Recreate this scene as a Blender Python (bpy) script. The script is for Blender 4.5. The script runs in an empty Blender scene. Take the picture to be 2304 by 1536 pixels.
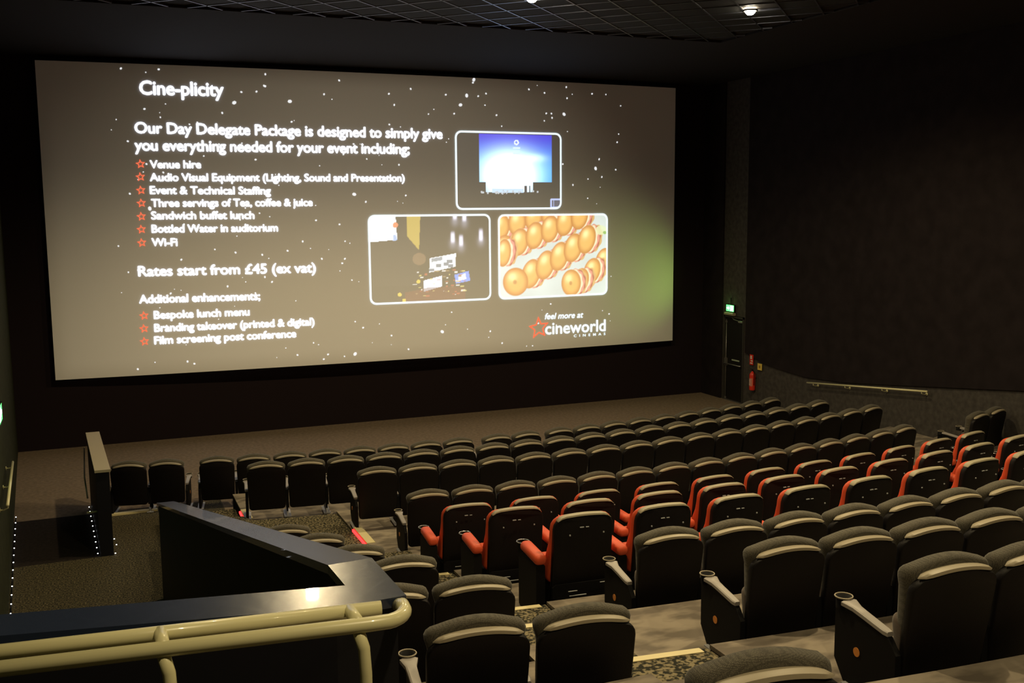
import bpy, bmesh, math, random
import numpy as np
from mathutils import Vector, Matrix
random.seed(7)
SC = bpy.context.scene
COL = SC.collection
PI = math.pi

# ---------------------------------------------------------------- camera
cam_d = bpy.data.cameras.new('camera'); cam = bpy.data.objects.new('camera', cam_d); COL.objects.link(cam)
cam_d.sensor_width = 36; cam_d.lens = 36.01; cam_d.clip_start = .02; cam_d.clip_end = 200
yaw, pit, rol = math.radians(22.455), math.radians(7.355), math.radians(-.439)
fwd = Vector((math.sin(yaw)*math.cos(pit), math.cos(yaw)*math.cos(pit), -math.sin(pit)))
rt = Vector((math.cos(yaw), -math.sin(yaw), 0)); up = rt.cross(fwd)
r2 = math.cos(rol)*rt + math.sin(rol)*up; u2 = -math.sin(rol)*rt + math.cos(rol)*up
M = Matrix((r2, u2, -fwd)).transposed().to_4x4(); M.translation = Vector((0, 0, 5.2))
cam.matrix_world = M
SC.camera = cam
# ---------------------------------------------------------------- world, exposure
w = bpy.data.worlds.new('world'); SC.world = w; w.use_nodes = True
w.node_tree.nodes['Background'].inputs[0].default_value = (.5, .45, .5, 1)
w.node_tree.nodes['Background'].inputs[1].default_value = .002
SC.view_settings.view_transform = 'Standard'; SC.view_settings.look = 'None'
SC.view_settings.exposure = 0; SC.view_settings.gamma = 1; SC.view_settings.use_curve_mapping = False
# ---------------------------------------------------------------- lights
CEIL = 8.5
LAMPS = [(2.9, 15.1, 1.0), (6.62, 15.1, .9), (10.47, 14.8, 1.0),
         (2.9, 7.4, .9), (6.7, 7.4, 1.1), (10.5, 7.4, .8), (14.3, 7.4, .4),
         (1.6, .9, .75), (6.7, .9, .5)]
LAMP_W = 620
WARM = (1.0, .79, .43)
def spot(name, loc, target, energy, color, size, blend, rad=.08):
    d = bpy.data.lights.new(name, 'SPOT'); d.energy = energy; d.color = color
    d.spot_size = math.radians(size); d.spot_blend = blend; d.shadow_soft_size = rad
    o = bpy.data.objects.new(name, d); COL.objects.link(o); o.location = loc
    o.rotation_euler = (Vector(target)-Vector(loc)).to_track_quat('-Z', 'Y').to_euler()
    return o
for x, y, k in LAMPS:
    spot('downlight_beam', (x, y, CEIL-.16), (x, y, 0), LAMP_W*k, WARM, 158, .45 if y > 10 else 1.0)
# the projector stands behind its port in the back wall; the port trims the beam to the screen
spot('projector_beam', (7.0, -8.0, 6.6), (6.1, 24.2, 1.6), 6600, (1.0, .865, .62), 33, 1.0, .012)

# ================================================================ materials
def nt(m): return m.node_tree.nodes, m.node_tree.links
def mat(name, col, rough=.6, metal=0, spec=.5, noise=None, bump=None, coat=0):
    m = bpy.data.materials.new(name); m.use_nodes = True; n, l = nt(m); b = n['Principled BSDF']
    b.inputs['Base Color'].default_value = (*col, 1); b.inputs['Roughness'].default_value = rough
    b.inputs['Metallic'].default_value = metal; b.inputs['Specular IOR Level'].default_value = spec
    b.inputs['Coat Weight'].default_value = coat
    tc = n.new('ShaderNodeTexCoord')
    if noise:
        sc, amt = noise
        t = n.new('ShaderNodeTexNoise'); t.inputs['Scale'].default_value = sc; t.inputs['Detail'].default_value = 4
        l.new(tc.outputs['Object'], t.inputs['Vector'])
        r = n.new('ShaderNodeValToRGB'); r.color_ramp.elements[0].position = .3; r.color_ramp.elements[1].position = .7
        r.color_ramp.elements[0].color = (*[c*(1-amt) for c in col], 1); r.color_ramp.elements[1].color = (*[min(1, c*(1+amt)) for c in col], 1)
        l.new(t.outputs['Fac'], r.inputs['Fac']); l.new(r.outputs['Color'], b.inputs['Base Color'])
    if bump:
        sc, st = bump
        t = n.new('ShaderNodeTexNoise'); t.inputs['Scale'].default_value = sc; t.inputs['Detail'].default_value = 3
        l.new(tc.outputs['Object'], t.inputs['Vector'])
        bp = n.new('ShaderNodeBump'); bp.inputs['Strength'].default_value = st; bp.inputs['Distance'].default_value = .01
        l.new(t.outputs['Fac'], bp.inputs['Height']); l.new(bp.outputs['Normal'], b.inputs['Normal'])
    return m
def two_tone(name, a, b_, scale, lo, hi, rough=.9, kind='noise', detail=2, stretch=(1, 1, 1)):
    m = bpy.data.materials.new(name); m.use_nodes = True; n, l = nt(m); b = n['Principled BSDF']
    b.inputs['Roughness'].default_value = rough; b.inputs['Specular IOR Level'].default_value = .2
    tc = n.new('ShaderNodeTexCoord'); mp = n.new('ShaderNodeMapping'); mp.inputs['Scale'].default_value = stretch
    l.new(tc.outputs['Object'], mp.inputs['Vector'])
    if kind == 'voronoi':
        t = n.new('ShaderNodeTexVoronoi'); t.inputs['Scale'].default_value = scale; out = t.outputs['Color']
    else:
        t = n.new('ShaderNodeTexNoise'); t.inputs['Scale'].default_value = scale; t.inputs['Detail'].default_value = detail; out = t.outputs['Fac']
    l.new(mp.outputs['Vector'], t.inputs['Vector'])
    r = n.new('ShaderNodeValToRGB'); r.color_ramp.elements[0].position = lo; r.color_ramp.elements[1].position = hi
    r.color_ramp.elements[0].color = (*a, 1); r.color_ramp.elements[1].color = (*b_, 1)
    l.new(out, r.inputs['Fac']); l.new(r.outputs['Color'], b.inputs['Base Color'])
    return m
def emis(name, col, s):
    m = bpy.data.materials.new(name); m.use_nodes = True; n, l = nt(m); b = n['Principled BSDF']
    b.inputs['Base Color'].default_value = (*[c*.5 for c in col], 1)
    b.inputs['Emission Color'].default_value = (*col, 1); b.inputs['Emission Strength'].default_value = s
    return m
def fabric(name, a, b_, scale=170):
    m = bpy.data.materials.new(name); m.use_nodes = True; n, l = nt(m); b = n['Principled BSDF']
    b.inputs['Roughness'].default_value = .85; b.inputs['Specular IOR Level'].default_value = .25
    b.inputs['Sheen Weight'].default_value = .15
    tc = n.new('ShaderNodeTexCoord'); t = n.new('ShaderNodeTexVoronoi'); t.inputs['Scale'].default_value = scale
    t.inputs['Randomness'].default_value = .35
    l.new(tc.outputs['Object'], t.inputs['Vector'])
    r = n.new('ShaderNodeValToRGB'); r.color_ramp.elements[0].position = .2; r.color_ramp.elements[1].position = .55
    r.color_ramp.elements[0].color = (*b_, 1); r.color_ramp.elements[1].color = (*a, 1)
    l.new(t.outputs['Distance'], r.inputs['Fac']); l.new(r.outputs['Color'], b.inputs['Base Color'])
    return m
MT = dict(
    wall=mat('black_fabric_wall', (.018, .014, .015), .95, spec=.1, noise=(3, .2)),
    front=mat('black_masking_cloth', (.018, .012, .014), .95, spec=.1),
    dado=mat('charcoal_dado_carpet', (.062, .056, .050), .9, spec=.15, noise=(9, .25)),
    left=mat('left_wall_carpet', (.028, .030, .016), .95, spec=.1, noise=(8, .3)),
    ceil=mat('black_ceiling_paint', (.020, .018, .018), .9, spec=.2),
    tile=mat('black_ceiling_tile', (.016, .018, .018), .8, spec=.3, bump=(90, .3)),
    bar=mat('grey_ceiling_grid_steel', (.13, .14, .18), .38, metal=.7),
    floor=two_tone('brown_front_carpet', (.19, .14, .10), (.27, .205, .145), 14, .35, .7),
    entry=mat('dark_entrance_floor', (.022, .017, .016), .95, spec=.1, noise=(20, .3)),
    speck=two_tone('speckled_stair_carpet', (.018, .018, .012), (.24, .20, .12), 34, .44, .60, detail=1),
    speck2=two_tone('speckled_lower_carpet', (.020, .018, .011), (.135, .11, .062), 42, .42, .66, detail=1),
    tier=two_tone('grey_marbled_carpet', (.155, .13, .105), (.30, .255, .20), 2.6, .42, .58, detail=3, stretch=(1, 2, 1)),
    riser=mat('dark_riser_carpet', (.03, .027, .022), .95, spec=.1),
    nosing=mat('cream_stair_nosing', (.75, .65, .36), .5),
    plastic=mat('black_shell_plastic', (.0065, .005, .0055), .55, spec=.25, bump=(220, .15)),
    rim=mat('grey_rim_plastic', (.36, .31, .22), .45, spec=.5),
    fab=fabric('black_dotted_fabric', (.060, .053, .040), (.15, .135, .10)),
    cush=fabric('dark_cushion_fabric', (.10, .075, .06), (.13, .10, .085)),
    arm=mat('grey_armrest_plastic', (.36, .33, .31), .45),
    dark=mat('matt_black_metal', (.006, .0055, .006), .7, spec=.15),
    foot=mat('silver_foot_metal', (.42, .42, .45), .45, metal=.2),
    orange=mat('orange_row_marker', (.75, .27, .04), .5),
    red=mat('red_leather', (.70, .095, .035), .5, spec=.35, bump=(60, .08)),
    redrim=mat('grey_red_seat_rim', (.36, .32, .22), .5),
    ring=mat('chrome_cup_ring', (.62, .62, .62), .25, metal=.8),
    pale=mat('pale_seat_marks', (.42, .44, .46), .6),
    cap=mat('glossy_dark_cap_paint', (.020, .031, .068), .25, spec=.9, coat=.35, bump=(26, .05)),
    part=mat('dark_partition_paint', (.008, .008, .012), .6, spec=.25),
    cream=mat('cream_powder_coat', (.72, .68, .40), .33, coat=.3),
    capc=mat('cream_wall_cap', (.42, .36, .26), .6),
    steel=mat('brushed_steel', (.40, .39, .37), .35, metal=.8),
    door=mat('black_door_leaf', (.012, .011, .010), .6, spec=.2),
    frame=mat('door_frame_paint', (.035, .032, .028), .6),
    extred=mat('extinguisher_red', (.75, .035, .015), .35, coat=.4),
    white=mat('white_label', (.75, .72, .66), .6),
    yellow=mat('yellow_sign', (.85, .62, .12), .5),
    led=emis('white_step_led', (.95, .97, 1.0), 5),
    ledred=emis('red_step_led', (1.0, .03, .03), 3.2),
    lamp=emis('warm_lamp_lens', (1.0, .86, .62), 110),
    green=emis('green_sign_face', (.08, .9, .14), 3.4),
    signwhite=emis('white_sign_symbol', (.80, 1.0, .84), 5.0),
    lum=mat('photoluminescent_strip', (.42, .50, .36), .6),
)

# ================================================================ helpers
def link(o, parent=None):
    COL.objects.link(o)
    if parent: o.parent = parent
    return o
def tag(o, label=None, cat=None, group=None, kind=None):
    if label: o['label'] = label
    if cat: o['category'] = cat
    if group: o['group'] = group
    if kind: o['kind'] = kind
    return o
def empty(name, loc=(0, 0, 0), rz=0):
    o = bpy.data.objects.new(name, None); o.empty_display_size = .2; COL.objects.link(o)
    o.location = loc; o.rotation_euler = (0, 0, rz); return o
def mesh(name, verts, faces, m, smooth=False):
    me = bpy.data.meshes.new(name); me.from_pydata([tuple(v) for v in verts], [], faces); me.update()
    bm = bmesh.new(); bm.from_mesh(me); bmesh.ops.recalc_face_normals(bm, faces=bm.faces)
    bm.to_mesh(me); bm.free()
    if m: me.materials.append(m)
    if smooth:
        for p in me.polygons: p.use_smooth = True
    return me
def obj(name, me, parent=None):
    return link(bpy.data.objects.new(name, me), parent)
class MB:
    def __init__(s): s.v = []; s.f = []
    def add(s, v, f):
        k = len(s.v); s.v += [tuple(x) for x in v]; s.f += [tuple(i+k for i in q) for q in f]; return s
    def box(s, a, b):
        x0, y0, z0 = a; x1, y1, z1 = b
        return s.add([(x0,y0,z0),(x1,y0,z0),(x1,y1,z0),(x0,y1,z0),(x0,y0,z1),(x1,y0,z1),(x1,y1,z1),(x0,y1,z1)],
                     [(0,3,2,1),(4,5,6,7),(0,1,5,4),(1,2,6,5),(2,3,7,6),(3,0,4,7)])
    def bevbox(s, a, b, r):
        # box with chamfered edges on the x-z outline
        x0, y0, z0 = a; x1, y1, z1 = b
        o = [(x0+r,z0),(x1-r,z0),(x1,z0+r),(x1,z1-r),(x1-r,z1),(x0+r,z1),(x0,z1-r),(x0,z0+r)]
        n = 8
        v = [(x,y0,z) for x,z in o]+[(x,y1,z) for x,z in o]
        return s.add(v, [tuple(range(n-1,-1,-1)), tuple(range(n,2*n))]+[(i,(i+1)%n,n+(i+1)%n,n+i) for i in range(n)])
    def tube(s, pts, r, n=12, close=True):
        pts = [Vector(p) for p in pts]; rs = r if isinstance(r, (list, tuple)) else [r]*len(pts)
        prev = None; rings = []
        for i, p in enumerate(pts):
            t = (pts[min(i+1, len(pts)-1)]-pts[max(i-1, 0)]).normalized()
            if prev is None:
                a = Vector((0, 0, 1)) if abs(t.z) < .9 else Vector((1, 0, 0)); u = t.cross(a).normalized()
            else: u = (prev-t*prev.dot(t)).normalized()
            prev = u; v = t.cross(u)
            rings.append([p+rs[i]*(math.cos(2*PI*k/n)*u+math.sin(2*PI*k/n)*v) for k in range(n)])
        vs = [q for R_ in rings for q in R_]; f = []
        for i in range(len(rings)-1):
            for k in range(n): f.append((i*n+k, i*n+(k+1)%n, (i+1)*n+(k+1)%n, (i+1)*n+k))
        if close: f += [tuple(range(n-1, -1, -1)), tuple(range((len(rings)-1)*n, len(rings)*n))]
        return s.add(vs, f)
    def lathe(s, prof, n=16, c=(0, 0, 0), caps=True):
        vs = []; f = []
        for r, z in prof: vs += [(c[0]+r*math.cos(2*PI*k/n), c[1]+r*math.sin(2*PI*k/n), c[2]+z) for k in range(n)]
        for i in range(len(prof)-1):
            for k in range(n): f.append((i*n+k, i*n+(k+1)%n, (i+1)*n+(k+1)%n, (i+1)*n+k))
        if caps: f += [tuple(range(n-1, -1, -1)), tuple(range((len(prof)-1)*n, len(prof)*n))]
        return s.add(vs, f)
    def torus(s, c, R_, r, n=20, m_=6):
        v = []; f = []
        for i in range(n):
            a = 2*PI*i/n
            for j in range(m_):
                b = 2*PI*j/m_; q = R_+r*math.cos(b); v.append((c[0]+q*math.cos(a), c[1]+q*math.sin(a), c[2]+r*math.sin(b)))
        for i in range(n):
            for j in range(m_): f.append((i*m_+j, ((i+1)%n)*m_+j, ((i+1)%n)*m_+(j+1)%m_, i*m_+(j+1)%m_))
        return s.add(v, f)
    def slab(s, outline, y0, y1, bev, warp=None):
        # outline in x-z, extruded along y with a rounded edge of size bev
        n = len(outline)
        cx = sum(p[0] for p in outline)/n; cz = sum(p[1] for p in outline)/n
        def inset(d):
            out = []
            for i in range(n):
                p0, p1, p2 = outline[i-1], outline[i], outline[(i+1) % n]
                e1 = (p1[0]-p0[0], p1[1]-p0[1]); e2 = (p2[0]-p1[0], p2[1]-p1[1])
                def nr(e):
                    L = math.hypot(*e) or 1; return (-e[1]/L, e[0]/L)
                a, b = nr(e1), nr(e2); m = (a[0]+b[0], a[1]+b[1]); L = math.hypot(*m) or 1; m = (m[0]/L, m[1]/L)
                out.append((p1[0]+m[0]*d, p1[1]+m[1]*d))
            return out
        st = [(bev, 0), (bev*.4, bev*.25), (0, bev), ]
        L = []
        for d, yy in st: L.append((inset(d), y0+yy))
        for d, yy in reversed(st): L.append((inset(d), y1-yy))
        v = []
        for o, yy in L:
            for x, z in o:
                P = (x, yy, z); v.append(warp(P) if warp else P)
        f = []
        for i in range(len(L)-1):
            for k in range(n): f.append((i*n+k, i*n+(k+1) % n, (i+1)*n+(k+1) % n, (i+1)*n+k))
        f += [tuple(range(n-1, -1, -1)), tuple(range((len(L)-1)*n, len(L)*n))]
        return s.add(v, f)
    def mesh(s, name, m, smooth=False): return mesh(name, s.v, s.f, m, smooth)
    def obj(s, name, m, parent=None, smooth=False): return obj(name, s.mesh(name, m, smooth), parent)
def smooth_angle(me, ang=40):
    for p in me.polygons: p.use_smooth = True
    me.set_sharp_from_angle(angle=math.radians(ang)); return me
def back_outline(hw_b, hw_t, z0, z1, arch, rc, nb=4):
    # counter-clockwise outline in x-z: rounded bottom corners, arched top with rounded top corners
    o = []
    rb = .05
    for k in range(nb+1):
        a = -PI+ (PI/2)*k/nb; o.append((-hw_b+rb+rb*math.cos(a), z0+rb+rb*math.sin(a)))
    for k in range(nb+1):
        a = -PI/2+(PI/2)*k/nb; o.append((hw_b-rb+rb*math.cos(a), z0+rb+rb*math.sin(a)))
    zt = z1-arch
    o += [(hw_b+(hw_t-hw_b)*t, zt-rc-d) for t, d in ((.85, .16), (.95, .06))] if zt-rc-.2 > z0+rb else []
    for k in range(nb+1):
        a = (PI/2-.12)*k/nb; o.append((hw_t-rc+rc*math.cos(a), zt-rc+rc*math.sin(a)))
    xs = hw_t-rc
    for k in range(1, 8):
        x = xs*(1-2*k/8); o.append((x, zt+arch*(1-(x/xs)**2)))
    for k in range(nb, -1, -1):
        a = (PI/2-.12)*k/nb; o.append((-(hw_t-rc+rc*math.cos(a)), zt-rc+rc*math.sin(a)))
    o += [(-(hw_b+(hw_t-hw_b)*t), zt-rc-d) for t, d in ((.95, .06), (.85, .16))] if zt-rc-.2 > z0+rb else []
    return o

# ================================================================ setting
LW = lambda y: -1.63+.042*(24.4-y)          # the left wall runs in slightly towards the back
# row arcs
ARC, XC = .01724, 6.556
def arc(y0, x): return y0+ARC*(x-XC)**2
ROWY = {1: 17.80, 2: 15.73, 3: 14.33, 4: 12.76, 5: 10.97, 6: 9.62, 7: 8.34, 8: 7.13, 9: 5.66, 10: 4.25, 11: 2.9}
ZT = {1: .95, 2: 1.30, 3: 1.43, 4: 1.46, 5: 1.76, 6: 2.08, 7: 2.36, 8: 2.53, 9: 2.88, 10: 3.20}
LEV = {1: 0., 2: .30, 3: .45, 4: .52, 5: .70, 6: 1.02, 7: 1.30, 8: 1.59, 9: 1.94, 10: 2.26, 11: 2.60, 12: 2.9}
floor = empty('floor'); tag(floor, kind='structure')
b = MB(); b.add([(-1.9,18.8,0),(16.2,18.8,0),(16.2,24.6,0),(-1.9,24.6,0),(-1.9,18.8,-.2),(16.2,18.8,-.2),(16.2,24.6,-.2),(-1.9,24.6,-.2)],
      [(0,1,2,3),(7,6,5,4),(0,4,5,1),(1,5,6,2),(2,6,7,3),(3,7,4,0)])
b.box((2.0, 16.5, -.2), (16.2, 18.8, 0)); b.obj('front_carpet', MT['floor'], floor)
MB().box((-1.9, 16.32, -.2), (-.02, 18.8, 0.0)).obj('entrance_floor', MT['entry'], floor)  # darker stretch of floor between the left wall and the half wall
b = MB(); b.box((-1.9, -7, -.2), (16.2, 16.32, 0)); b.box((-.02, 16.32, -.2), (2.0, 18.8, 0)); b.obj('lower_carpet', MT['speck2'], floor)
def tier(name, k, x0, x1, yf, yb, z, m, n=20):
    """slab whose front and back edges are curves; top skin and a dark front riser are two parts"""
    xs = [x0+(x1-x0)*i/n for i in range(n+1)]
    v = []; f = []
    for x in xs: v += [(x, yf(x), z), (x, yb(x), z), (x, yf(x), z-.03), (x, yb(x), z-.03)]
    for i in range(n):
        a = 4*i; c = a+4
        f += [(a, c, c+1, a+1), (a+2, a+3, c+3, c+2), (a, a+2, c+2, c), (a+1, c+1, c+3, a+3)]
    f += [(0, 1, 3, 2), (4*n, 4*n+2, 4*n+3, 4*n+1)]
    o = obj(name, mesh(name, v, f, m), floor)
    v = []; f = []
    for x in xs: v += [(x, yf(x)-.01, z-.03), (x, yb(x), z-.03), (x, yf(x)-.01, -.15), (x, yb(x), -.15)]
    for i in range(n):
        a = 4*i; c = a+4
        f += [(a, c, c+1, a+1), (a+2, a+3, c+3, c+2), (a, a+2, c+2, c), (a+1, c+1, c+3, a+3)]
    f += [(0, 1, 3, 2), (4*n, 4*n+2, 4*n+3, 4*n+1)]
    r = obj('riser', mesh('riser', v, f, MT['riser']), floor)
    return o
F_ = lambda k: (lambda x: arc(ROWY[k-1], x)-.17)
XR = 16.1
tier('tier_platform', 2, 2.12, XR, F_(2), F_(3), LEV[2], MT['tier'])
tier('carpet_landing', 2, .90, 2.12, lambda x: 17.6, lambda x: 16.3, .14, MT['speck'])
tier('tier_platform', 3, 3.45, XR, F_(3), F_(4), LEV[3], MT['tier'])
tier('carpet_landing', 3, .90, 3.45, lambda x: arc(ROWY[2], x)-.17 if x > 2.1 else 16.2, lambda x: 14.4, LEV[3]-.04, MT['speck'])
tier('tier_platform', 4, 3.45, XR, F_(4), F_(5), LEV[4], MT['tier'])
tier('carpet_landing', 4, .90, 3.45, lambda x: 14.4, lambda x: 13.0, LEV[4]-.05, MT['speck'])
AX0, AX1 = 2.85, 3.76
for k in range(5, 12):
    kb = F_(k+1) if k < 11 else (lambda x: -7)
    tier('tier_platform', k, AX1, XR, F_(k), kb, LEV[k], MT['tier'])
    nb = .42 if k > 5 else 0
    yb = (lambda x, k=k: arc(ROWY[k], x)-.17-.42) if k < 11 else (lambda x: -7)
    tier('aisle_tread', k, AX0, AX1, (lambda x, k=k, nb=nb: arc(ROWY[k-1], x)-.17-nb), yb, LEV[k], MT['speck' if k < 7 else 'tier'], 4)
    if k > 5:
        zm = LEV[k]-.035; z2_ = (LEV[k]+LEV[k-1])/2
        tier('stair_step', k, AX0, 3.40, (lambda x, k=k: arc(ROWY[k-1], x)-.17+.36), (lambda x, k=k: arc(ROWY[k-1], x)-.17), z2_, MT['speck'], 4)
        yf = (lambda x, k=k: arc(ROWY[k-1], x)-.17+.02); ybk = (lambda x, k=k: arc(ROWY[k-1], x)-.17-.42)
        tier('stair_step', k, AX0, AX1-.004, yf, ybk, zm, MT['speck'], 4)
        v = []
        for x in (AX0+.02, AX1-.06):
            v += [(x, yf(x)+.012, zm+.006), (x, yf(x)-.055, zm+.006), (x, yf(x)-.055, zm-.02), (x, yf(x)+.012, zm-.03)]
        obj('stair_nosing', mesh('stair_nosing', v, [(0,1,2,3),(7,6,5,4),(0,4,5,1),(1,5,6,2),(2,6,7,3),(3,7,4,0)], MT['nosing']), floor)
# aisle floor level with row 4
tier('aisle_tread', 5, AX0-.01, 3.45, lambda x: 13.0, lambda x: arc(ROWY[4], x)-.18, LEV[4]-.02, MT['speck'], 3)
# left block tiers (two seats wide)
LB = [(.52, 13.0, 11.75), (.70, 11.75, 10.7), (1.02, 10.7, 9.25), (1.30, 9.25, 7.95), (1.59, 7.95, 6.4), (1.99, 6.4, 4.85), (2.56, 4.85, -7)]
for z, a, c in LB:
    tier('left_tier_platform', 0, .90, AX0, lambda x, a=a: a, lambda x, c=c: c, z, MT['tier'], 3)
# nosings with red edge light at the ends of the front tiers
for x, y0, y1, z in ((3.45, 13.75, 14.55, .52), (2.12, 16.35, 16.9, .31)):
    MB().box((x-.01, y0, z-.02), (x+.11, y1, z+.008)).obj('side_nosing', MT['nosing'], floor)
    MB().box((x-.035, y0, z-.055), (x-.011, y1, z-.02)).obj('red_edge_light', MT['ledred'], floor)
MB().box((.15, 18.50, 0), (.90, 18.60, .035)).obj('stair_nosing', MT['nosing'], floor)
o = MB().lathe([(.001, .02), (.035, .015), (.04, 0)], 10, (3.05, 13.9, LEV[4]-.05)).obj('red_floor_light', MT['ledred'], floor)

# walls and ceiling
MB().box((-1.9, 24.45, -.2), (16.2, 24.75, CEIL+.1)).obj('wall_front', MT['front']); tag(bpy.data.objects['wall_front'], kind='structure')
v = []
for y in (-7, 24.6):
    v += [(LW(y), y, -.2), (LW(y)-.3, y, -.2), (LW(y)-.3, y, CEIL+.1), (LW(y), y, CEIL+.1)]
o = obj('wall_left', mesh('wall_left', v, [(0,1,2,3),(7,6,5,4),(0,4,5,1),(1,5,6,2),(2,6,7,3),(3,7,4,0)], MT['left'])); tag(o, kind='structure')
b = MB(); b.box((-1.9, -7.3, -.2), (16.2, -7, 6.444)); b.box((-1.9, -7.3, 6.655), (16.2, -7, CEIL+.1))
b.box((-1.9, -7.3, 6.444), (6.758, -7, 6.655)); b.box((7.242, -7.3, 6.444), (16.2, -7, 6.655)); b.obj('wall_back', MT['wall']); tag(bpy.data.objects['wall_back'], kind='structure')
# right wall: door opening Y 22.55..23.38
wr = empty('wall_right', (15.95, 0, 0)); tag(wr, kind='structure')
b = MB()
b.box((0, -7, -.2), (.3, 22.50, CEIL+.1)); b.box((0, 23.43, -.2), (.3, 24.6, CEIL+.1)); b.box((0, 22.50, 2.32), (.3, 23.43, CEIL+.1)); b.box((0, 22.5, -.2), (.3, 23.43, 0))
b.obj('wall_panel', MT['dado'], wr)
dl = [(-7, 4.1), (10.0, 2.25), (13.66, 1.79), (15.84, 1.52), (17.3, 1.34), (18.6, 1.19), (19.95, 1.11), (20.8, 1.15), (21.57, 1.21), (22.40, 1.40)]
v = []; f = []
for i, (y, z) in enumerate(dl): v += [(-.05, y, z), (-.05, y, CEIL), (0, y, z), (0, y, CEIL)]
for i in range(len(dl)-1):
    a = 4*i; c = a+4; f += [(a, a+1, c+1, c), (a, c, c+2, a+2), (a+2, c+2, c+3, a+3)]
f += [(0, 2, 3, 1)]; n = 4*(len(dl)-1); f += [(n, n+1, n+3, n+2)]
obj('acoustic_panel', mesh('acoustic_panel', v, f, MT['wall']), wr)
MB().box((-.05, 23.5, 0), (0, 24.44, CEIL)).obj('acoustic_panel', MT['wall'], wr)
# ceiling with a diagonal grid of tiles at the front
ce = empty('ceiling'); tag(ce, kind='structure')
MB().box((-1.9, -7.2, CEIL), (16.2, 24.7, CEIL+.3)).obj('ceiling_board', MT['ceil'], ce)
TS = .60; s2 = math.sqrt(.5)
tl = MB().box((-TS/2+.012, -TS/2+.012, -.030), (TS/2-.012, TS/2-.012, -.012)).mesh('ceiling_tile', MT['tile'])
A0, B0 = -8.57, 17.2
X0, X1, Y0, Y1 = -1.1, 11.6, 13.0, 17.5
def inside(x, y): return X0 <= x <= X1 and Y0 <= y <= Y1
cnt = 0
for i in range(-40, 60):
    for j in range(-40, 60):
        a = (A0 % TS)+TS*(i+.5); c = TS*(j+.5)
        x = (c+a)*s2; y = (c-a)*s2
        if not inside(x, y) or cnt >= 300: continue
        if any(math.hypot(x-lx, y-ly) < .30 for lx, ly, _ in LAMPS): continue
        o = obj('ceiling_tile', tl, ce); o.location = (x, y, CEIL); o.rotation_euler = (0, 0, PI/4); cnt += 1
def clip(px, py, dx, dy):
    t0, t1 = -99, 99
    for p, d, lo, hi in ((px, dx, X0-.3, X1+.3), (py, dy, Y0-.3, Y1+.3)):
        lo += .01; hi -= .01
        a, c = sorted(((lo-p)/d, (hi-p)/d)); t0 = max(t0, a); t1 = min(t1, c)
    return (t0, t1) if t1-t0 > .5 else None
for fam in (0, 1):
    for i in range(-60, 80):
        if fam == 0: a = (A0 % TS)+TS*i; px, py, dx, dy = a*s2, -a*s2, s2, s2
        else: c = TS*i; px, py, dx, dy = c*s2, c*s2, s2, -s2
        q = clip(px, py, dx, dy)
        if not q: continue
        o = MB().box((q[0], -.012, -.040), (q[1], .012, -.011)).obj('grid_bar', MT['bar'], ce)
        o.location = (px, py, CEIL); o.rotation_euler = (0, 0, math.atan2(dy, dx))

fx0, fx1, fy0, fy1 = X0-.3, X1+.3, Y0-.3, Y1+.3
for a_, c_ in (((fx0-.04, fy0-.04, -.045), (fx1+.04, fy0, 0)), ((fx0-.04, fy1, -.045), (fx1+.04, fy1+.04, 0)), ((fx0-.04, fy0, -.045), (fx0, fy1, 0)), ((fx1, fy0, -.045), (fx1+.04, fy1, 0))):
    o = MB().box(a_, c_).obj('grid_edge_trim', MT['ceil'], ce); o.location = (0, 0, CEIL)
# ================================================================ screen with the projected slide
SX0, SX1, SZ0, SZ1, SY, SCU = -.78, 14.79, 1.578, 8.376, 24.2, .0046
MIDX = (SX0+SX1)/2; HALF = (SX1-SX0)/2
def sy(x): return SY+SCU*((x-MIDX)**2-HALF**2)
scr = empty('projection_screen', (MIDX, 24.2, SZ0))
tag(scr, 'huge white cinema screen showing a conference package slide over a starry background', 'screen')
def scr_obj(name, verts, faces, m, layer, kind=None):
    """flat drawing in (x, z) laid onto the curved screen"""
    v = [(x-MIDX, sy(x)-.003*layer-24.2, z-SZ0) for x, z in verts]
    me = bpy.data.meshes.new(name); me.from_pydata(v, [], faces); me.materials.append(m)
    o = obj(name, me, scr)
    if kind: o['kind'] = kind
    return o
def screen_mat():
    m = bpy.data.materials.new('white_perforated_screen'); m.use_nodes = True; n, l = nt(m); b_ = n['Principled BSDF']
    b_.inputs['Base Color'].default_value = (.82, .80, .76, 1); b_.inputs['Roughness'].default_value = .9; b_.inputs['Specular IOR Level'].default_value = .1
    b_.inputs['Emission Color'].default_value = (1, .97, .92, 1); b_.inputs['Emission Strength'].default_value = .006
    return m
N = 48; v = []; f = []
for i in range(N+1):
    x = SX0+(SX1-SX0)*i/N; y = sy(x)-24.2
    v += [(x-MIDX, y, 0), (x-MIDX, y, SZ1-SZ0), (x-MIDX, y+.02, 0), (x-MIDX, y+.02, SZ1-SZ0)]
for i in range(N):
    a = 4*i; c = a+4; f += [(a, c, c+1, a+1), (a+2, a+3, c+3, c+2), (a, a+2, c+2, c), (a+1, c+1, c+3, a+3)]
f += [(0, 1, 3, 2), (4*N, 4*N+2, 4*N+3, 4*N+1)]
obj('screen_surface', mesh('screen_surface', v, f, screen_mat()), scr)
SLW = emis('slide_white_text', (.84, .88, 1.0), 2.2)
SLT = emis('slide_teal_white', (.78, .92, 1.0), 1.15)
SLR = emis('slide_red', (.95, .16, .07), 1.0)
SLD = emis('slide_star_dot', (.95, .97, 1.0), .85)
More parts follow.
